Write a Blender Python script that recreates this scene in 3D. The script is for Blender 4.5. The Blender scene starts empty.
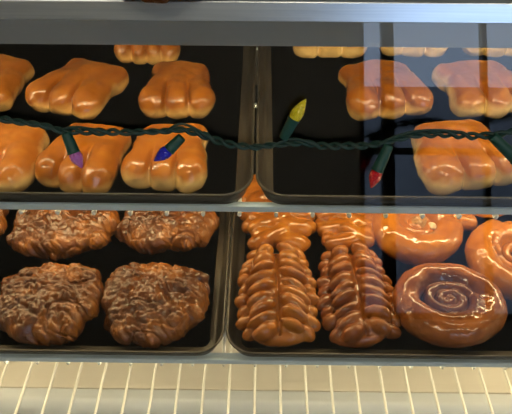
import bpy, math, random
import numpy as np
from mathutils import Vector, Matrix, Euler

C = bpy.context.scene.collection
R = math.radians
# ------------------------------------------------------------------ camera
EYE = Vector((0, 0, 1.35))
F = 536.0
cam_d = bpy.data.cameras.new('camera')
cam = bpy.data.objects.new('camera', cam_d); C.objects.link(cam)
cam_d.sensor_width = 36; cam_d.lens = F / 512 * 36; cam_d.clip_start = .01
cam.location = EYE
cam.rotation_euler = (Matrix.Rotation(R(.5), 3, 'Z') @ Matrix.Rotation(R(45), 3, 'X') @ Matrix.Rotation(R(.25), 3, 'Z')).to_euler()
bpy.context.scene.camera = cam
CR = cam.rotation_euler.to_matrix()
# ------------------------------------------------------------------ view + world
S = bpy.context.scene
S.view_settings.view_transform = 'Standard'; S.view_settings.look = 'None'
S.view_settings.gamma = 1; S.view_settings.exposure = 0
SKY = (.58, .74, 1.0); SKY_S = 3.4
CEIL_S = 22.0; TUBE_S = 54.0; UNDER_S = 56.0; DECK_FILL_S = 40.0
WARM = (1.0, .84, .6); WARMER = (1.0, .80, .47)
w = bpy.data.worlds.new('sky'); S.world = w; w.use_nodes = True
bg = w.node_tree.nodes['Background']; bg.inputs[0].default_value = (*SKY, 1); bg.inputs[1].default_value = SKY_S

def ray(px, py):
    return CR @ Vector(((px - 256) / F, (207 - py) / F, -1))
def at(px, py, zrel):                        # point on the horizontal plane zrel below the lens
    d = ray(px, py); t = zrel / d.z
    return EYE + d * t
TILT = R(25); PY, PZ = .365, -.1745            # pane: top edge and lean
PN = Vector((0, -math.cos(TILT), math.sin(TILT)))
def at_pane(px, py, off=.008):
    d = ray(px, py); q = Vector((0, PY, PZ)) + PN * off
    return EYE + d * (q.dot(PN) / d.dot(PN))

# ------------------------------------------------------------------ materials
def mat(name, col, rough=.5, metal=0, coat=0, **kw):
    m = bpy.data.materials.new(name); m.use_nodes = True
    p = m.node_tree.nodes['Principled BSDF']
    p.inputs['Base Color'].default_value = (*col, 1); p.inputs['Roughness'].default_value = rough
    p.inputs['Metallic'].default_value = metal; p.inputs['Coat Weight'].default_value = coat
    for k, v in kw.items(): p.inputs[k.replace('_', ' ')].default_value = v
    return m
class NT:
    def __init__(s, m): s.t = m.node_tree; s.p = s.t.nodes['Principled BSDF']
    def n(s, typ, **kw):
        o = s.t.nodes.new(typ)
        for k, v in kw.items(): setattr(o, k, v)
        return o
    def l(s, a, b): s.t.links.new(a, b)
    def noise(s, scale, detail=4, stretch=None, rough=.5, dist=0):
        tc = s.n('ShaderNodeTexCoord'); src = tc.outputs['Object']
        if stretch:
            mp = s.n('ShaderNodeMapping'); mp.inputs['Scale'].default_value = stretch
            s.l(src, mp.inputs[0]); src = mp.outputs[0]
        nz = s.n('ShaderNodeTexNoise'); nz.inputs['Scale'].default_value = scale; nz.inputs['Detail'].default_value = detail
        nz.inputs['Roughness'].default_value = rough; nz.inputs['Distortion'].default_value = dist
        s.l(src, nz.inputs['Vector']); return nz.outputs['Fac']
    def ramp(s, fac, stops):
        r = s.n('ShaderNodeValToRGB'); e = r.color_ramp.elements
        while len(e) < len(stops): e.new(.5)
        for i, (p, c) in enumerate(stops): e[i].position = p; e[i].color = (*c, 1) if len(c) == 3 else c
        s.l(fac, r.inputs[0]); return r.outputs[0]
    def mix(s, fac, a, b):
        m = s.n('ShaderNodeMix', data_type='RGBA')
        if isinstance(fac, float): m.inputs[0].default_value = fac
        else: s.l(fac, m.inputs[0])
        s.l(a, m.inputs[6]) if not isinstance(a, tuple) else setattr(m.inputs[6], 'default_value', (*a, 1))
        s.l(b, m.inputs[7]) if not isinstance(b, tuple) else setattr(m.inputs[7], 'default_value', (*b, 1))
        return m.outputs[2]
    def bump(s, fac, strength, dist, coat=True):
        b = s.n('ShaderNodeBump'); b.inputs['Strength'].default_value = strength; b.inputs['Distance'].default_value = dist
        s.l(fac, b.inputs['Height']); s.l(b.outputs[0], s.p.inputs['Normal'])
        if coat: s.l(b.outputs[0], s.p.inputs['Coat Normal'])

def worn(name, c1, c2, scale, rough=.5, metal=0, stretch=None, coat=0, b=0):
    m = mat(name, c1, rough, metal, coat); t = NT(m)
    f = t.noise(scale, 5, stretch)
    t.l(t.ramp(f, [(.3, c1), (.7, c2)]), t.p.inputs['Base Color'])
    if b: t.bump(f, b, .001)
    return m

def pastry_mat(name, cols, pale=None, pale_z=.009, nscale=28, bscale=90, bump=.3, coat=1, rough=.34, bdist=.0015, radial=None, drough=.045):
    m = mat(name, cols[0], rough, 0, coat); t = NT(m)
    t.p.inputs['Coat Roughness'].default_value = drough; t.p.inputs['Coat Tint'].default_value = (1, .93, .82, 1)
    t.p.inputs['Specular IOR Level'].default_value = .12
    f = t.noise(nscale, 5, rough=.6, dist=.4)
    n = len(cols); col = t.ramp(f, [(.32 + .36 * i / max(1, n - 1), c) for i, c in enumerate(cols)])
    tc = t.n('ShaderNodeTexCoord'); sp = t.n('ShaderNodeSeparateXYZ'); t.l(tc.outputs['Object'], sp.inputs[0])
    if radial:                                  # cinnamon-dark centre of a roll
        r0, r1, dc = radial
        ln = t.n('ShaderNodeVectorMath', operation='LENGTH'); mp = t.n('ShaderNodeVectorMath', operation='MULTIPLY')
        mp.inputs[1].default_value = (1, 1, 0); t.l(tc.outputs['Object'], mp.inputs[0]); t.l(mp.outputs[0], ln.inputs[0])
        mr = t.n('ShaderNodeMapRange'); mr.inputs['From Min'].default_value = r0; mr.inputs['From Max'].default_value = r1
        mr.inputs['To Min'].default_value = 1; mr.inputs['To Max'].default_value = 0
        t.l(ln.outputs['Value'], mr.inputs[0]); col = t.mix(mr.outputs[0], col, dc)
    if pale:                                    # bare dough band where the glaze stops near the foot
        nz = t.noise(45, 2); ad = t.n('ShaderNodeMath', operation='MULTIPLY_ADD'); ad.inputs[1].default_value = -.016
        t.l(nz, ad.inputs[0]); t.l(sp.outputs['Z'], ad.inputs[2])
        mr = t.n('ShaderNodeMapRange'); mr.inputs['From Min'].default_value = pale_z - .012; mr.inputs['From Max'].default_value = pale_z - .004
        mr.inputs['To Min'].default_value = 1; mr.inputs['To Max'].default_value = 0
        t.l(ad.outputs[0], mr.inputs[0]); col = t.mix(mr.outputs[0], col, pale)
    t.l(col, t.p.inputs['Base Color'])
    t.bump(t.noise(bscale, 3, rough=.55), bump, bdist)
    return m

M = {}
M['white_wire'] = mat('white_wire', (.86, .84, .76), .35)
M['rail'] = worn('rail_paint_skylit', (.52, .64, .74), (.58, .70, .79), 30, .35, coat=.3)  # blue of the window light is tinted into the rail colour
M['deck'] = worn('deck_enamel', (.62, .58, .50), (.65, .61, .53), 6, .4)
M['front_sheet'] = worn('front_sheet', (.56, .59, .61), (.60, .63, .65), 6, .4)
M['pan'] = worn('dark_pan', (.026, .021, .015), (.056, .045, .030), 22, .38, stretch=(1, .5, 1), b=.08)
M['brushed'] = worn('brushed_aluminium', (.62, .71, .78), (.76, .84, .90), 40, .28, .9, stretch=(.25, 6, 14))  # metal colour carries a blue tint standing in for skylight
M['housing'] = worn('grey_housing', (.38, .41, .43), (.44, .47, .49), 12, .45, .2)
M['white_panel'] = mat('white_panel', (.6, .6, .57), .5)
M['dark_steel'] = mat('dark_steel', (.08, .08, .085), .5, .3)
M['claw'] = pastry_mat('claw_glaze', [(.27, .077, .005), (.36, .115, .008), (.43, .155, .014)], pale=(.80, .50, .17), pale_z=.016, bump=.5, coat=1, drough=.03)
M['claw_pale'] = pastry_mat('claw_glaze_pale', [(.32, .095, .008), (.42, .14, .014), (.50, .20, .030)], pale=(.85, .60, .25), pale_z=.021, bump=.5, coat=1, drough=.03)
M['fritter'] = pastry_mat('fritter_glaze', [(.045, .014, .003), (.11, .035, .006), (.27, .098, .014)], nscale=22, bscale=230, bump=.45, bdist=.0015, coat=.8, drough=.07)
M['braid'] = pastry_mat('braid_glaze', [(.22, .068, .007), (.32, .110, .011), (.41, .165, .022)], bscale=60, coat=1)
M['braid_dark'] = pastry_mat('braid_glaze_dark', [(.13, .036, .006), (.22, .066, .010), (.33, .115, .018)], bscale=60, coat=1)
M['roll'] = pastry_mat('roll_glaze', [(.29, .096, .011), (.37, .132, .016), (.44, .175, .026)], bscale=50, coat=1)
M['roll_dark'] = pastry_mat('roll_glaze_dark', [(.17, .052, .011), (.23, .073, .015), (.30, .11, .026)], bscale=60, coat=.8, radial=(.034, .042, (.12, .036, .011)))
M['nut'] = pastry_mat('sugar_crumb', [(.25, .12, .035), (.42, .25, .10)], coat=.3)
M['icing'] = mat('icing', (.55, .42, .26), .4)
M['cord'] = mat('cord_green', (.012, .05, .042), .45)
M['socket'] = mat('socket_green', (.010, .075, .058), .5)
for nme, c in dict(violet=(.60, .16, .66), blue=(.03, .03, .75), yellow=(1.0, .86, .03), red=(.75, .01, .02), dark=(.02, .06, .05)).items():
    m = M[nme] = mat('bulb_' + nme, c, .12, 0, .6, Transmission_Weight=.12)
    t = NT(m); v = t.n('ShaderNodeTexVoronoi'); v.inputs['Scale'].default_value = 520
    tc = t.n('ShaderNodeTexCoord'); t.l(tc.outputs['Object'], v.inputs['Vector']); t.bump(v.outputs['Distance'], .6, .0015)
M['wall'] = worn('wall_paint', (.42, .43, .43), (.47, .48, .48), 2, .7)
M['ceiling'] = worn('ceiling_tile', (.55, .54, .5), (.6, .59, .55), 3, .8)
M['floor'] = worn('floor_tile', (.16, .15, .14), (.2, .19, .17), 3, .4)
M['frame'] = mat('window_frame_metal', (.05, .055, .06), .4, .5)
M['street'] = worn('asphalt', (.12, .13, .14), (.16, .17, .18), 1, .8)
M['facade'] = worn('facade', (.20, .205, .22), (.27, .27, .28), .4, .8)
def emis(name, c, s):
    m = mat(name, (.8, .8, .8), .5); p = m.node_tree.nodes['Principled BSDF']
    p.inputs['Emission Color'].default_value = (*c, 1); p.inputs['Emission Strength'].default_value = s; return m
M['lamp'] = emis('ceiling_diffuser', WARM, CEIL_S)
M['tube'] = emis('tube_glow', WARMER, TUBE_S)
M['tube_under'] = emis('tube_glow_under_shelf', (1, .74, .38), UNDER_S)
M['deck_fill'] = emis('deck_fill_glow', WARMER, DECK_FILL_S)
def glass(name, ior=1.5, tint=(1, 1, 1)):
    m = bpy.data.materials.new(name); m.use_nodes = True; t = m.node_tree; t.nodes.remove(t.nodes['Principled BSDF'])
    tr = t.nodes.new('ShaderNodeBsdfTransparent'); tr.inputs[0].default_value = (*tint, 1)
    gl = t.nodes.new('ShaderNodeBsdfGlossy'); gl.inputs['Roughness'].default_value = .0
    fr = t.nodes.new('ShaderNodeFresnel'); ge = t.nodes.new('ShaderNodeNewGeometry')
    ma = t.nodes.new('ShaderNodeMapRange'); ma.inputs['To Min'].default_value = ior; ma.inputs['To Max'].default_value = 1 / ior
    t.links.new(ge.outputs['Backfacing'], ma.inputs[0]); t.links.new(ma.outputs[0], fr.inputs[0])   # same reflectance on both faces of a thin sheet
    mx = t.nodes.new('ShaderNodeMixShader')
    t.links.new(fr.outputs[0], mx.inputs[0]); t.links.new(tr.outputs[0], mx.inputs[1]); t.links.new(gl.outputs[0], mx.inputs[2])
    t.links.new(mx.outputs[0], t.nodes['Material Output'].inputs[0]); return m
M['glass'] = glass('case_glass', 1.5, (.97, .98, .97))
M['window_glass'] = glass('window_glass', 1.3, (.97, .98, 1))

# ------------------------------------------------------------------ mesh helpers
def link(name, verts, faces, m, parent=None, smooth=True, loc=None):
    me = bpy.data.meshes.new(name); me.from_pydata([tuple(map(float, v)) for v in verts], [], [tuple(map(int, f)) for f in faces])
    me.materials.append(m)
    if smooth: me.polygons.foreach_set('use_smooth', [True] * len(me.polygons))
    me.update(); o = bpy.data.objects.new(name, me); C.objects.link(o)
    if parent: o.parent = parent
    if loc: o.location = loc
    return o
def bevel(o, wd=.001, seg=2):
    b = o.modifiers.new('bevel', 'BEVEL'); b.width = wd; b.segments = seg; b.limit_method = 'ANGLE'; return o
def box(name, a, b, m, parent=None, bv=0):
    x0, y0, z0 = a; x1, y1, z1 = b
    v = [(x, y, z) for x in (x0, x1) for y in (y0, y1) for z in (z0, z1)]
    f = [(0, 1, 3, 2), (4, 6, 7, 5), (0, 4, 5, 1), (2, 3, 7, 6), (0, 2, 6, 4), (1, 5, 7, 3)]
    o = link(name, v, f, m, parent, False)
    return bevel(o, bv) if bv else o
def prism(name, prof, x0, x1, m, parent=None, bv=0):       # (y,z) outline swept along x
    n = len(prof); v = [(x0, y, z) for y, z in prof] + [(x1, y, z) for y, z in prof]
    f = [tuple(range(n))[::-1], tuple(range(n, 2 * n))] + [(i, (i + 1) % n, n + (i + 1) % n, n + i) for i in range(n)]
    o = link(name, v, f, m, parent, False)
    return bevel(o, bv) if bv else o
def tube_geo(path, rad, seg=8, caps=True):
    P = [Vector(p) for p in path]; n = len(P); V = []; Fc = []; up = None
    for i, p in enumerate(P):
        t = (P[min(i + 1, n - 1)] - P[max(i - 1, 0)]).normalized()
        if up is None: up = t.orthogonal().normalized()
        up = (up - t * up.dot(t)).normalized(); s = t.cross(up); r = rad[i] if hasattr(rad, '__len__') else rad
        for k in range(seg):
            a = 2 * math.pi * k / seg; V.append(p + (up * math.cos(a) + s * math.sin(a)) * r)
    for i in range(n - 1):
        for k in range(seg):
            a = i * seg + k; b = i * seg + (k + 1) % seg; Fc.append((a, b, b + seg, a + seg))
    if caps: Fc += [tuple(range(seg))[::-1], tuple(range((n - 1) * seg, n * seg))]
    return V, Fc
def join(parts):
    V = []; Fc = []
    for v, f in parts:
        o = len(V); V += list(v); Fc += [tuple(i + o for i in q) for q in f]
    return V, Fc
def empty(name, loc): o = bpy.data.objects.new(name, None); o.location = loc; o.empty_display_size = .05; C.objects.link(o); return o
def tag(o, label, cat, group=None, kind=None):
    o['label'] = label; o['category'] = cat
    if group: o['group'] = group
    if kind: o['kind'] = kind
    return o
def struct(o): o['kind'] = 'structure'; return o
Z = EYE.z

# ------------------------------------------------------------------ room
X0, X1, YF, YB, H = -3.4, 3.4, -3.6, 1.7, 3.6
struct(box('floor', (X0, YF, -.1), (X1, YB, 0), M['floor']))
struct(box('ceiling', (X0, YF, H), (X1, YB, H + .1), M['ceiling']))
struct(box('wall_back', (X0, YB, 0), (X1, YB + .1, H), M['wall']))
struct(box('wall_left', (X0 - .1, YF, 0), (X0, YB, H), M['wall']))
struct(box('wall_right', (X1, YF, 0), (X1 + .1, YB, H), M['wall']))
# shop front behind the viewer: solid to the left, glazed on the right
WX0, WX1, WXM, WZ1 = .82, 3.3, 1.01, 3.45
WZT = 1.84; WZ0 = .5
def wall_front():
    v = []; f = []
    def q(x0, x1, z0, z1):
        b = len(v)
        for x in (x0, x1):
            for y in (YF - .12, YF):
                for z in (z0, z1): v.append((x, y, z))
        f.extend([tuple(b + i for i in t) for t in [(0, 1, 3, 2), (4, 6, 7, 5), (0, 4, 5, 1), (2, 3, 7, 6), (0, 2, 6, 4), (1, 5, 7, 3)]])
    q(X0, WX0, 0, H); q(WX1, X1, 0, H); q(WX0, WX1, 0, WZ0); q(WX0, WX1, WZ1, H)
    return struct(link('wall_front', v, f, M['wall'], None, False))
wall_front()
wn = struct(empty('window_1', (WX0, YF - .06, WZ0)))
def child_box(name, a, b, m, par, bv=0):
    o = box(name, a, b, m, par, bv); o.matrix_parent_inverse = Matrix.Translation(-Vector(par.location)); return o
FR = [((WX0, WZ0), (WX1, WZ0 + .05)), ((WX0, WZ1 - .05), (WX1, WZ1)), ((WX0, WZ0), (WX0 + .04, WZ1)), ((WX1 - .05, WZ0), (WX1, WZ1)),
      ((WXM, WZ0), (WXM + .1, WZ1)), ((1.85, WZ0), (1.89, WZ1)), ((WX0, WZT), (WX1, WZT + .05))]
gv = join([([(x, y, z) for x in (a[0], b[0]) for y in (YF - .09, YF - .02) for z in (a[1], b[1])],
            [(0, 1, 3, 2), (4, 6, 7, 5), (0, 4, 5, 1), (2, 3, 7, 6), (0, 2, 6, 4), (1, 5, 7, 3)]) for a, b in FR])
o = link('window_frame', gv[0], gv[1], M['frame'], wn, False); o.matrix_parent_inverse = Matrix.Translation(-Vector(wn.location))
child_box('window_pane', (WX0 + .02, YF - .062, WZ0 + .02), (WX1 - .02, YF - .056, WZ1 - .02), M['window_glass'], wn)
struct(box('ground', (-30, -40, -.12), (30, YF - .12, -.02), M['street']))
bl = box('building', (-20, -30, -.02), (20, -22, 8.3), M['facade']); struct(bl)
for i, (lx, ly) in enumerate([(-1.1, -1.7), (.25, -1.7), (1.6, -1.7)]):
    c = empty('ceiling_light', (lx, ly, H)); tag(c, ['warm ceiling light panel, the one nearest the left wall', 'warm ceiling light panel, the middle one above the counter', 'warm ceiling light panel, the one nearest the right wall'][i], 'ceiling light', 'warm ceiling light panels')
    child_box('frame', (lx - .33, ly - .18, H - .03), (lx + .33, ly + .18, H - .0005), M['white_panel'], c)
    child_box('diffuser', (lx - .30, ly - .15, H - .038), (lx + .30, ly + .15, H - .0305), M['lamp'], c)

# ------------------------------------------------------------------ display case
CX = .78; CB = 1.16
case = empty('display_case', (0, .5, 0)); tag(case, 'glass-fronted bakery display case with a brushed aluminium top bar and white floor', 'display case')
def cp(o): o.matrix_parent_inverse = Matrix.Translation(-Vector(case.location)); return o
def zz(*a): return [(y, Z + z) for y, z in a]
dn = Vector((0, -math.sin(TILT), -math.cos(TILT)))
# pane: 5 mm sheet
L = .80
a = Vector((0, PY, PZ)); b = a + dn * L; off = PN * -.005
cp(prism('glass_pane', zz((a.y, a.z), (b.y, b.z), (b.y + off.y, b.z + off.z), (a.y + off.y, a.z + off.z)), -CX, CX, M['glass'], case))
# brushed bar above the pane
cp(prism('top_bar', zz((.3605, -.1755), (.3660, -.1630), (.385, -.1625), (.385, -.174), (.37, -.1755)), -CX - .02, CX + .02, M['brushed'], case, .0008))
cp(prism('lamp_housing', zz((.398, -.2145), (.398, -.1632), (.47, -.1632), (.47, -.1685), (.405, -.173), (.402, -.2145)), -CX, CX, M['housing'], case, .0008))
cp(box('top_shelf', (-CX, .3855, Z - .1630), (CX, CB, Z - .157), M['front_sheet'], case, .001))
tv, tf = tube_geo([(-CX + .02, .432, Z - .190), (CX - .02, .432, Z - .190)], .0030, 12)
cp(link('lamp_tube', tv, tf, M['tube'], case))
cp(box('side_panel', (-CX - .02, .02, 0), (-CX, CB, Z - .154), M['white_panel'], case)); cp(box('side_panel', (CX, .02, 0), (CX + .02, CB, Z - .154), M['white_panel'], case))
cp(box('back_panel', (-CX - .02, CB, 0), (CX + .02, CB + .02, Z + .02), M['dark_steel'], case))
cp(box('floor_panel', (-CX, .4125, Z - .86), (CX, CB, Z - .84), M['deck'], case, .002))
fp = [(.4105, -.8395)]
for i in range(0, 9):
    t = i / 8; fp.append((.397 - .018 * t, -.8395 - .013 * t * t))
fp += [(.33, -.915), (.22, -.99), (.22, -1.0), (.4105, -1.0)]
cp(prism('front_panel', zz(*fp), -CX, CX, M['front_sheet'], case))
cp(box('base_cabinet', (-CX, .05, 0), (CX, CB, Z - 1.0), M['white_panel'], case))

def shelf(label, zr, yf, yb, phase, hi=.0045, lo=.004):
    s = empty('wire_shelf', (0, yf, Z + zr)); tag(s, label, 'shelf', 'white wire shelves in the case')
    def sp(o): o.matrix_parent_inverse = Matrix.Translation(-Vector(s.location)); return o
    sp(prism('front_rail', zz((yf, zr - lo), (yf, zr + hi), (yf + .004, zr + hi), (yf + .004, zr - .0003), (yf + .0125, zr - .0003), (yf + .0125, zr - lo)), -CX + .002, CX - .002, M['rail'], s, .001))
    sp(box('rear_rail', (-CX + .002, yb - .006, Z + zr - .010), (CX - .002, yb, Z + zr - .0045), M['rail'], s, .001))
    sp(box('cross_rail', (-CX + .002, yf + .2, Z + zr - .010), (CX - .002, yf + .206, Z + zr - .0045), M['rail'], s, .001))
    k0 = math.ceil((-CX + .02 - phase) / .039); r = .0021; first = None
    while phase + k0 * .039 < CX - .02:
        x = phase + k0 * .039; k0 += 1
        if first is None:
            pth = [(0, .002, -.0035 - lo), (0, .0030, -.0075 - lo), (0, .0065, -.0085 - lo), (0, .0135, -.0045 - lo), (0, .021, -.0023), (0, yb - yf - .003, -.0023)]
            v, f = tube_geo(pth, r, 8); o = link('wire', v, f, M['white_wire'], s); first = o
        else:
            o = first.copy(); C.objects.link(o)
        o.parent = s; o.location = (x, 0, 0)
    return s
s1 = shelf('upper white wire shelf with a blue-grey front rail, under the bear claw pans', -.400, .396, 1.12, -.021)
s2 = shelf('middle white wire shelf with a blue-grey front rail, under the fritters and rolls', -.600, .331, 1.12, -.0035, .002, .007)
s3 = shelf('bottom bare white wire shelf with nothing standing on it', -.770, .120, 1.12, -.004)
# fluorescent tube clipped under the upper wire shelf
for xa, xb in ((-CX + .01, -.045), (.040, CX - .01)):
    v, f = tube_geo([(xa, .545, Z - .417), (xb, .545, Z - .417)], .006, 12); cp(link('lamp_tube', v, f, M['tube_under'], case))
for xa, xb in ((-CX + .01, -.075), (-.005, CX - .01)):  # added tubes, unseen behind the middle rail, to brighten bottom wires and deck
    v, f = tube_geo([(xa, .356, Z - .6195), (xb, .356, Z - .6195)], .0045, 12); cp(link('lamp_tube', v, f, M['deck_fill'], case))

# ------------------------------------------------------------------ sheet pans
def rrect(x0, y0, x1, y1, r, z, seg=8):
    out = []
    for cx, cy, a0 in ((x1 - r, y1 - r, 0), (x0 + r, y1 - r, 90), (x0 + r, y0 + r, 180), (x1 - r, y0 + r, 270)):
        for k in range(seg + 1):
            a = R(a0 + 90 * k / seg); out.append((cx + r * math.cos(a), cy + r * math.sin(a), z))
    return out
def pan(label, x0, y0, zr, W=.46, D=.64):
    e = .010                                       # flare of the wall
    prof = [(-.012, .0012), (-.004, .0014), (.0, .0028), (.0035, .008), (.0075, .0150), (.0085, .0168), (.0105, .0178), (.0122, .0172), (.0125, .0158), (.0118, .0145), (.0098, .0142), (.0060, .0065), (.0028, .001), (-.001, 0), (-.012, 0)]
    V = []; Fc = []; n = 36
    for d, z in prof: V += rrect(e - d * .8, e - d * .8, W - e + d * .8, D - e + d * .8, .022 + d, z * 1.22)
    for i in range(len(prof) - 1):
        for k in range(n):
            a = i * n + k; b = i * n + (k + 1) % n; Fc.append((a, b, b + n, a + n))
    Fc.append(tuple(range(n))); Fc.append(tuple(range((len(prof) - 1) * n, len(prof) * n))[::-1])
    o = link('sheet_pan', V, Fc, M['pan'], None, True, (x0, y0, Z + zr))
    return tag(o, label, 'baking tray', 'dark sheet pans of pastries')
T1, T2 = -.3998, -.5998
pan('dark sheet pan of bear claws on the upper shelf at left', -.4665, .3945, T1)
pan('dark sheet pan of bear claws on the upper shelf at right', -.0045, .3945, T1)
pan('dark sheet pan of fritters on the middle shelf at left', -.5015, .3295, T2)
pan('dark sheet pan of braids and cinnamon rolls on the middle shelf at right', -.0400, .3295, T2, W=.47)

# ------------------------------------------------------------------ implicit surfaces -> mesh (surface nets)
class G:
    def __init__(s, x, y, z, h):
        s.o = np.array([x[0], y[0], z[0]]); s.h = h
        s.X, s.Y, s.Z = np.meshgrid(np.arange(x[0], x[1], h), np.arange(y[0], y[1], h), np.arange(z[0], z[1], h), indexing='ij')
def nets(g, f):
    f = f.copy(); f[0] = f[-1] = 1; f[:, 0] = f[:, -1] = 1; f[:, :, 0] = f[:, :, -1] = 1
    s = f < 0; nx, ny, nz = f.shape
    acc = np.zeros((nx - 1, ny - 1, nz - 1, 3)); cnt = np.zeros((nx - 1, ny - 1, nz - 1))
    sl = lambda d, n: slice(d, n - 1 + d)
    for ax in range(3):
        for i in (0, 1):
            for j in (0, 1):
                d0 = [0, 0, 0]; o2 = [k for k in range(3) if k != ax]; d0[o2[0]] = i; d0[o2[1]] = j; d1 = list(d0); d1[ax] = 1
                A = f[sl(d0[0], nx), sl(d0[1], ny), sl(d0[2], nz)]; B = f[sl(d1[0], nx), sl(d1[1], ny), sl(d1[2], nz)]
                c = (A < 0) != (B < 0); t = np.where(c, A / np.where(c, A - B, 1), 0)
                for k in range(3):
                    acc[..., k] += np.where(c, t if k == ax else d0[k], 0)
                cnt += c
    act = cnt > 0; idx = -np.ones(act.shape, int); idx[act] = np.arange(act.sum())
    V = (acc[act] / cnt[act][:, None] + np.argwhere(act)) * g.h + g.o
    Q = []
    for ax in range(3):
        b, c = [(1, 2), (2, 0), (0, 1)][ax]
        n = list(f.shape); n[ax] -= 1
        lo = [slice(1, -1)] * 3; lo[ax] = slice(0, n[ax]); hi = list(lo); hi[ax] = slice(1, n[ax] + 1)
        A = s[tuple(lo)]; B = s[tuple(hi)]
        for sign in (0, 1):
            e = np.argwhere((A & ~B) if sign == 0 else (~A & B)); 
            if not len(e): continue
            for k in range(3):
                if k != ax: e[:, k] += 1
            def I(db, dc):
                q = e.copy(); q[:, b] -= db; q[:, c] -= dc; return idx[q[:, 0], q[:, 1], q[:, 2]]
            q = np.stack([I(1, 1), I(0, 1), I(0, 0), I(1, 0)], 1)
            Q.append(q if sign == 0 else q[:, ::-1])
    return V, np.concatenate(Q)
def smin(a, b, k):
    h = np.clip(.5 + .5 * (b - a) / k, 0, 1); return b + (a - b) * h - k * h * (1 - h)
def smax(a, b, k): return -smin(-a, -b, k)
def ell(g, c, r, rot=0, tiltx=0):
    x = g.X - c[0]; y = g.Y - c[1]; z = g.Z - c[2]
    if rot: cs, sn = math.cos(rot), math.sin(rot); x, y = cs * x + sn * y, -sn * x + cs * y
    if tiltx: cs, sn = math.cos(tiltx), math.sin(tiltx); x, z = cs * x + sn * z, -sn * x + cs * z
    k0 = np.sqrt((x / r[0]) ** 2 + (y / r[1]) ** 2 + (z / r[2]) ** 2)
    k1 = np.sqrt((x / r[0] ** 2) ** 2 + (y / r[1] ** 2) ** 2 + (z / r[2] ** 2) ** 2)
    return k0 * (k0 - 1) / np.maximum(k1, 1e-6)
def caps(g, p, q, r0, r1, sz=1):
    p = np.array(p, float); d = np.array(q, float) - p; dd = d @ d
    x, y, z = g.X - p[0], g.Y - p[1], g.Z - p[2]
    t = np.clip((x * d[0] + y * d[1] + z * d[2]) / dd, 0, 1)
    return np.sqrt((x - t * d[0]) ** 2 + (y - t * d[1]) ** 2 + ((z - t * d[2]) / sz) ** 2) - (r0 + (r1 - r0) * t)
def vnoise(x, y, z, sc, seed):
    L = np.random.RandomState(seed).rand(32, 32, 32)
    a = [q / sc + 100 for q in (x, y, z)]; i = [np.floor(q).astype(int) for q in a]; f = [q - j for q, j in zip(a, i)]
    f = [t * t * (3 - 2 * t) for t in f]; i = [j % 32 for j in i]; o = 0
    for dx in (0, 1):
        for dy in (0, 1):
            for dz in (0, 1):
                wt = (f[0] if dx else 1 - f[0]) * (f[1] if dy else 1 - f[1]) * (f[2] if dz else 1 - f[2])
                o = o + wt * L[(i[0] + dx) % 32, (i[1] + dy) % 32, (i[2] + dz) % 32]
    return o * 2 - 1
def cells(x, y, sc, seed):                      # distance to the nearest point of a jittered 2-D lattice
    L = np.random.RandomState(seed).rand(64, 64, 2); a = x / sc + 100; b = y / sc + 100; i = np.floor(a).astype(int); j = np.floor(b).astype(int)
    best = np.full(x.shape, 9.)
    for di in (-1, 0, 1):
        for dj in (-1, 0, 1):
            q = L[(i + di) % 64, (j + dj) % 64]; best = np.minimum(best, (i + di + q[..., 0] - a) ** 2 + (j + dj + q[..., 1] - b) ** 2)
    return np.clip(np.sqrt(best), 0, 1)
def gn(g, sc, seed): return vnoise(g.X, g.Y, g.Z, sc, seed)

def put(name, g, f, m, p, zr, rz, label, cat, group):
    f = smax(f, -g.Z, .003)                      # flat foot
    V, Q = nets(g, f)
    o = link(name, V, Q, m); o.location = (p[0], p[1], Z + zr); o.rotation_euler.z = R(rz)
    md = o.modifiers.new('smooth', 'SMOOTH'); md.factor = .5; md.iterations = 1
    return tag(o, label, cat, group)

FL1, FL2 = T1 + .0021, T2 + .0021

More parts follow.
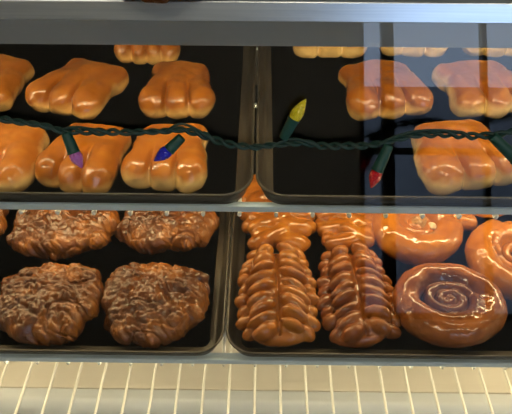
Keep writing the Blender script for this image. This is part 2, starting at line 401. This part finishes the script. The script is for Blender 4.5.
def claw(px, py, W, Lg, label, seed, rz=0, toes=3, Hh=.030, pale=False, back=.86, waist=.80, skew=0, grp='glazed bear claws'):
    """px,py: middle of the foot line of the toes' front edge in the photo; the body runs back from there"""
    rnd = random.Random(seed)
    p = at(px, py, FL1 + .004)
    g = G((-W * .72, W * .72), (-Lg / 2 - .012, Lg / 2 + .012), (-.004, Hh + .016), .00135)
    t = np.clip((g.Y + Lg / 2) / Lg, 0, 1)
    prof = np.interp(t, [0, .12, .28, .5, .75, .92, 1], [.93, 1.0, .97, waist, (waist + back) / 2 + .02, back, back * .93])
    xc = skew * (t - .3) + .003 * np.sin(t * 7 + seed)
    X = (g.X - xc) / prof; r = .012
    rt = W / toes / 2
    bx = W / 2 - r - .002; by = Lg / 2 - r - .004; hz = Hh * .5
    top = Hh * np.interp(t, [0, .2, .5, .8, 1], [.9, .97, .9, .86, .78])
    qx = np.abs(X) - bx; qy = np.abs(g.Y - .003) - by; qz = np.abs(g.Z - top / 2) - (top / 2 - r * .9)
    f = np.sqrt(np.maximum(qx, 0) ** 2 + np.maximum(qy, 0) ** 2 + np.maximum(qz, 0) ** 2) + np.minimum(np.maximum(qx, np.maximum(qy, qz)), 0) - r
    dome = .0045 * (1 - np.clip(np.abs(X) / (W / 2), 0, 1) ** 2)
    f = f - dome
    Gx = g.X; xs = []
    for i in range(toes):
        cx = (i - (toes - 1) / 2) * (W / toes) * 1.0 + rnd.uniform(-.0015, .0015); xs.append(cx)
        ln = rnd.uniform(-.002, .003)
        e = ell(g, (cx, -Lg / 2 + .021 + ln, Hh * .52), (rt * 1.10, .022, Hh * .56))
        e = smin(e, ell(g, (cx * .95, -Lg / 2 + .040, Hh * .50), (rt * 1.10, .032, Hh * .58)), .008)
        f = smin(f, e, .007)
    for i in range(toes - 1):                    # creases between toes run up onto the back
        c = (xs[i] + xs[i + 1]) / 2
        wgt = np.interp(t, [0, .25, .42, .55], [1, 1, .3, 0])
        cut = (.0075 * np.exp(-((Gx - c * (1 - .25 * t)) / .0026) ** 2) + .0030 * np.exp(-((Gx - c) / .008) ** 2)) * wgt * np.clip(g.Z / Hh * 1.4, .35, 1)
        f = f + cut
    f = f - .0022 * gn(g, .024, seed) - .0007 * gn(g, .008, seed + 1)
    cy = p.y + Lg / 2 * math.cos(R(rz)) - .004; cx = p.x - Lg / 2 * math.sin(R(rz))
    return put('bear_claw', g, f, M['claw_pale' if pale else 'claw'], (cx, cy), FL1, rz, label, 'pastry', grp)

def fritter(px, py, a, b, label, seed, rz=0, Hh=.030, zr=None, pos=None):
    """px,py: front foot of the fritter"""
    zr = FL2 if zr is None else zr
    p = pos or at(px, py, zr + .006)
    g = G((-a - .014, a + .014), (-b - .014, b + .014), (-.004, Hh + .018), .0012)
    wx = g.X + .006 * gn(g, .02, seed); wy = g.Y + .006 * gn(g, .02, seed + 3)
    th = np.arctan2(g.Y / b, g.X / a)
    rim = 1 + .05 * np.sin(3 * th + seed) + .035 * np.sin(7 * th + seed * 2.1) + .02 * np.sin(12 * th + seed)
    g2 = G.__new__(G); g2.X = g.X / rim; g2.Y = g.Y / rim; g2.Z = g.Z
    # puck with a soft shoulder
    q = (np.abs(g2.X / a) ** 2.5 + np.abs(g2.Y / b) ** 2.5) ** (1 / 2.5)
    hz = Hh * np.clip(1 - .28 * q ** 2, .2, 1)
    r = .012
    dx = (q - 1) * min(a, b) + r; dz = np.abs(g.Z - hz / 2) - (hz / 2 - r)
    f = np.sqrt(np.maximum(dx, 0) ** 2 + np.maximum(dz, 0) ** 2) + np.minimum(np.maximum(dx, dz), 0) - r
    big = vnoise(wx, wy, g.Z, .021, seed + 5); zx = wx + g.Z * .5; zy = wy - g.Z * .6; pf = cells(zx + zy * .3, zy * 1.3, .0115, seed + 6); pg = cells(zx, zy * 1.25 - zx * .2, .0058, seed + 7)
    f = f - .0040 * big + .0060 * pf ** 2 + .0036 * pg ** 2 - .0020
    cr = np.abs(vnoise(wx, wy, g.Z * .5, .034, seed + 9)); f = f + .0028 * np.exp(-(cr / .06) ** 2)
    cx, cy = (p.x, p.y + b)
    return put('apple_fritter', g, f, M['fritter'], (cx, cy), zr, rz, label, 'pastry', 'dark apple fritters')

def braid(px, py, W, Lg, label, seed, rz=0, Hh=.040, dark=True):
    """two columns of overlapping finger lobes meeting along a centre seam, small lobes down the flanks"""
    rnd = random.Random(seed); p = at(px, py, FL2 + .008)
    g = G((-W * .62, W * .62), (-Lg / 2 - .012, Lg / 2 + .014), (-.004, Hh + .016), .0013)
    f = ell(g, (0, 0, .006), (W * .40, Lg * .48, Hh * .62))
    n = int(Lg / .0160)
    for i in range(n):
        t = i / (n - 1); y = -Lg / 2 + .016 + t * (Lg - .030)
        wf = .80 + .20 * math.sin(math.pi * min(1, .25 + t * .75) ** 1.0) if t > .15 else .78 + t
        wf *= 1 - .10 * max(0, t - .55) / .45; wf *= rnd.uniform(.93, 1.06)
        for s in (-1, 1):
            yy = y + s * .003 + rnd.uniform(-.002, .002); zc = Hh * rnd.uniform(.60, .68)
            f = smin(f, ell(g, (s * W * .195 * wf, yy, zc), (W * .195 * wf * rnd.uniform(.9, 1.08), .0090 + rnd.uniform(-.0016, .0018), .0140 + rnd.uniform(-.002, .0025)), rot=s * R(-24 + rnd.uniform(-7, 7)), tiltx=s * -.22), .0016)
            yy = y + .006 + rnd.uniform(-.002, .002)
            f = smin(f, ell(g, (s * W * .40 * wf, yy - .004, Hh * .34), (rnd.uniform(.0105, .0145), rnd.uniform(.0075, .010), .0115), rot=s * R(-25 + rnd.uniform(-15, 15)), tiltx=s * -.4), .0014)
    # front knot
    f = smin(f, ell(g, (.006 * (seed % 3 - 1), -Lg / 2 + .014, .013), (W * .33, .0135, .0125), rot=R(6)), .002)
    f = smin(f, ell(g, (-W * .10, -Lg / 2 + .024, .021), (W * .22, .0125, .0125), rot=R(-20)), .002)
    f = f + .004 * np.exp(-(g.X / .0022) ** 2) * (np.abs(g.Y) < Lg * .45)
    f = f - .0010 * gn(g, .014, seed) - .0004 * gn(g, .007, seed)
    return put('braided_pastry', g, f, M['braid_dark' if dark else 'braid'], (p.x, p.y + Lg / 2), FL2, rz, label, 'pastry', 'glazed braided pastries')

def knot(px, py, W, Lg, label, seed, rz=0, Hh=.034):
    """folded pastry: thick crossing ropes of dough"""
    rnd = random.Random(seed); p = at(px, py, FL2 + .008)
    g = G((-W * .62, W * .62), (-Lg / 2 - .014, Lg / 2 + .014), (-.004, Hh + .018), .0014)
    f = ell(g, (0, .004, .008), (W * .36, Lg * .46, Hh * .6)); n = max(3, int(Lg / .028)); s = 1 if seed % 2 else -1
    for i in range(n):
        t = i / (n - 1); y = -Lg / 2 + .018 + t * (Lg - .036); ww = W * (.30 + .13 * math.sin(min(1, t * 2.0) * math.pi / 2))
        f = smin(f, caps(g, (-ww * .8, y + s * .012, .016), (ww * .8, y - s * .006, .017), .0125, .0145), .0022)
        f = smin(f, caps(g, (s * ww * .1, y + .012, .022), (-s * ww * .75, y - .006, .019), .0115, .012), .0018)
        for q in (-1, 1):
            f = smin(f, ell(g, (q * ww * .95, y + rnd.uniform(-.004, .004), .014), (.0125, .010, .0125), rot=R(rnd.uniform(-40, 40))), .0018)
    f = f - .0015 * gn(g, .014, seed)
    return put('braided_pastry', g, f, M['braid'], (p.x, p.y + Lg / 2), FL2, rz, label, 'pastry', 'glazed braided pastries')

def roll(px, py, Rx, Ry, label, seed, rz=0, turns=2.6, Hh=.036, m='roll', wide=.017, tail=False, start=0, nested=False):
    p = at(px, py, FL2 + .010)
    ex = .03 if tail else 0
    g = G((-Rx - .012, Rx + .012 + ex), (-Ry - .012, Ry + .012), (-.004, Hh + .014), .0013)
    f = ell(g, (0, 0, .004), (Rx * .86, Ry * .86, Hh * .30))
    N = int(26 * turns); pts = []
    for i in range(N + 1):
        t = i / N; th = start + t * turns * 2 * math.pi; e = 1 - t
        ro = (1 - .86 * t ** .80); rad = wide * (1 - .74 * t ** .52)
        if nested:                               # one broad outer ring, then a tight inner coil
            ro = float(np.interp(t, [0, .30, .40, 1], [1, .96, .57, .03])); rad = wide * float(np.interp(t, [0, .30, .40, 1], [1, .92, .42, .30]))
        kx = (Rx - wide) * ro; ky = (Ry - wide) * ro
        hz = Hh * (.50 + .05 * t)
        pts.append(((kx * math.cos(th), ky * math.sin(th), hz), rad))
    arm = None
    for i in range(N):
        (a, ra), (b, rb) = pts[i], pts[i + 1]
        c = caps(g, a, b, ra, rb, sz=max(1.0, (Hh * .5) / max(ra, .006)) if ra > .010 else 1.6)
        arm = c if arm is None else np.minimum(arm, c)
    f = smin(f, arm, .0018)
    if tail:
        f = smin(f, caps(g, (Rx * .6, Ry * .45, .016), (Rx + .012, Ry * .30, .015), .015, .0145), .004)
    f = f - .0016 * gn(g, .022, seed) - .0005 * gn(g, .007, seed + 1)
    return put('cinnamon_roll', g, f, M[m], (p.x, p.y + Ry), FL2, rz, label, 'pastry', 'glazed cinnamon rolls')

# ---- upper left pan
claw(-18, 190, .094, .100, 'glazed bear claw cut off by the left edge, front row of the upper left pan', 11, rz=-10, pale=True, waist=.86)
claw(69, 191, .084, .100, 'glazed bear claw behind the violet bulb, front row of the upper left pan', 12, rz=-12, waist=.95, back=.97)
claw(162, 191, .086, .100, 'glazed bear claw behind the blue bulb, front row of the upper left pan', 13, rz=-3, waist=.95, back=.94, pale=True)
claw(-26, 108, .095, .100, 'glazed bear claw mostly outside the left edge, second row of the upper left pan', 14, rz=-8)
claw(58, 114, .098, .105, 'broad glazed bear claw with no bulb before it, second row of the upper left pan', 15, rz=-18, waist=.9, back=.95, skew=.006)
claw(178, 118, .088, .104, 'narrow-waisted glazed bear claw with a pale toe, second row at the pan corner', 16, rz=3, waist=.82, back=.92)
claw(146, 64, .088, .095, 'glazed bear claw half hidden by the top bar, back row of the upper left pan', 17, toes=4)
# ---- upper right pan
claw(480, 189, .112, .104, 'pale-toed glazed bear claw nearest the front of the upper right pan', 21, rz=14, pale=True, waist=.86, back=.76)
claw(394, 117, .104, .106, 'smooth glazed bear claw with three round toes, middle of the upper right pan', 22, rz=10, waist=.92, back=.90)
claw(498, 116, .104, .106, 'wrinkled glazed bear claw at the right edge, second row of the upper right pan', 23, rz=10, pale=True, waist=.92, back=.95)
claw(330, 57, .106, .10, 'yellow-toed glazed bear claw, leftmost of the back row in the upper right pan', 24, pale=True)
claw(413, 56, .098, .10, 'glazed bear claw, middle of the back row in the upper right pan', 25, pale=True)
claw(496, 56, .094, .10, 'glazed bear claw, rightmost of the back row in the upper right pan', 26, pale=True)
# ---- lower left pan
fritter(38, 345, .067, .060, 'dark lumpy apple fritter at the front left of the lower left pan', 31, Hh=.036)
fritter(148, 345, .069, .060, 'dark round apple fritter at the front right of the lower left pan', 32, Hh=.036)
fritter(54, 259, .076, .060, 'brown apple fritter in the middle of the back row, lower left pan', 33, Hh=.036)
fritter(162, 255, .070, .068, 'orange-brown apple fritter at the back right of the lower left pan', 34, Hh=.036)
fritter(-50, 250, .064, .060, 'apple fritter mostly outside the left edge, back row of the lower left pan', 35, Hh=.036)
fritter(0, 0, .060, .06, 'dark fritter on the top shelf above the aluminium bar', 36, zr=-.1568, pos=Vector((-.080, .3455, 0)))
# ---- lower right pan
braid(278, 348, .110, .154, 'long braided pastry with a split seam, front left of the lower right pan', 41, rz=1, dark=False)
braid(363, 348, .106, .154, 'long braided pastry touching the dark cinnamon roll, front of the lower right pan', 42, rz=3, dark=True)
knot(279, 254, .118, .150, 'bright orange folded pastry behind the split-seam braid', 43)
knot(350, 252, .104, .150, 'bright orange folded pastry behind the braid beside the rolls', 44)
r1 = roll(457, 351, .074, .062, 'dark cinnamon roll with a chocolate-brown swirl at the front of the lower right pan', 51, m='roll_dark', turns=3.6, start=R(215), wide=.0195, Hh=.044, nested=True)
r2 = roll(424, 269, .070, .066, 'golden cinnamon roll with a nutty centre and a stub of dough at its side', 52, turns=2.7, start=R(60), wide=.0235, Hh=.042, tail=True, nested=True)
for nm, (dx, dy, dz), rr, mm in (('nut_crumb', (.002, .004, .030), (.013, .011, .0075), 'nut'), ('icing_chip', (.018, -.006, .033), (.006, .005, .003), 'icing')):
    g = G((-.02, .02), (-.02, .02), (-.012, .012), .0012); f = ell(g, (0, 0, 0), rr) - .0022 * gn(g, .005, 7)
    V, Q = nets(g, f); o = link(nm, V, Q, M[mm], r2); o.location = (dx, dy, dz)
r3 = roll(530, 306, .068, .070, 'golden cinnamon roll cut off by the right edge of the picture', 53, turns=3.0, start=R(110), wide=.0205, Hh=.042, nested=True)
r4 = roll(492, 219, .062, .058, 'golden cinnamon roll furthest back, mostly hidden by the shelf rail', 54, turns=2.2, wide=.017)

# ------------------------------------------------------------------ string of lights in front of the glass
cords = [(-40, 112), (-5, 118), (20, 122), (45, 126), (63, 131), (80, 131), (110, 132), (140, 132), (165, 131), (185, 130), (205, 136), (225, 143), (250, 147), (275, 145), (300, 143), (325, 146), (350, 146), (372, 145), (390, 141), (410, 136), (435, 134), (460, 135), (480, 136), (500, 134), (530, 128), (560, 122)]
ls = empty('light_string', at_pane(256, 146, .008)); tag(ls, 'dark green twisted cord of coloured mini lights strung across the front glass', 'string lights')
def lp(o): o.matrix_parent_inverse = Matrix.Translation(-Vector(ls.location)); return o
offs = lambda px: .007 + .012 * min(1, max(0, (px - 330) / 100))
def spline(P, n=8):
    out = []
    for i in range(len(P) - 1):
        p0, p1, p2, p3 = P[max(i - 1, 0)], P[i], P[i + 1], P[min(i + 2, len(P) - 1)]
        for k in range(n):
            t = k / n; out.append(.5 * ((2 * p1) + (p2 - p0) * t + (2 * p0 - 5 * p1 + 4 * p2 - p3) * t * t + (3 * p1 - p0 - 3 * p2 + p3) * t ** 3))
    return out + [P[-1]]
ctr = spline([at_pane(x, y, offs(x)) for x, y in cords], 12)
geo = []
for s in range(2):
    path = []; ln = 0
    for i, p in enumerate(ctr):
        if i: ln += (p - ctr[i - 1]).length
        t = (ctr[min(i + 1, len(ctr) - 1)] - ctr[max(i - 1, 0)]).normalized(); u = PN; v = t.cross(u)
        a = ln / .020 * 2 * math.pi + s * math.pi; rr = .0016 + .0004 * math.sin(ln * 70 + s)
        path.append(p + (u * math.cos(a) + v * math.sin(a)) * rr)
    geo.append(tube_geo(path, .0015, 6))
v, f = join(geo); lp(link('cord', v, f, M['cord'], ls))
# loose third strand looping between sockets
for loop in ([(60, 130), (75, 127), (92, 129), (108, 133)], [(165, 132), (174, 126), (183, 124), (196, 129), (208, 137)], [(270, 148), (284, 141), (296, 139), (308, 142), (320, 147)], [(378, 146), (392, 138), (412, 132), (436, 130), (460, 132)]):
    pts = spline([at_pane(x, y, offs(x) + .002) for x, y in loop], 8); v, f = tube_geo(pts, .0010, 6); lp(link('cord', v, f, M['cord'], ls))
def bulb(s0, s1, tip, mname, label):
    o1 = offs(s0[0])
    A, B, T = at_pane(*s0, o1 + .002), at_pane(*s1, o1 + .003), at_pane(*tip, o1 + .003)
    d = (B - A)
    prof = [(0, .0031), (.04, .0037), (.5, .0042), (.93, .0045), (.95, .0049), (1.0, .0049)]
    v, f = tube_geo([A + d * t for t, r in prof], [r for t, r in prof], 14)
    so = lp(link('socket', v, f, M['socket'], ls)); bevel(so, .0003)
    d = T - B
    prof = [(-.05, .0034), (.0, .0040), (.12, .0047), (.3, .0049), (.5, .0042), (.7, .0029), (.87, .0016), (.96, .0008), (1, .0002)]
    v, f = tube_geo([B + d * t for t, r in prof], [r for t, r in prof], 14)
    b = link('bulb', v, f, M[mname], so); b['label'] = label
bulb((66, 133), (74, 153), (82, 168), 'violet', 'violet faceted bulb')
bulb((182, 137), (169, 150), (154, 161), 'blue', 'blue faceted bulb')
bulb((283, 139), (294, 119), (306, 99), 'yellow', 'yellow faceted bulb')
bulb((389, 145), (377, 171), (371, 188), 'red', 'red faceted bulb')
bulb((492, 136), (517, 160), (534, 176), 'dark', 'dark green bulb')
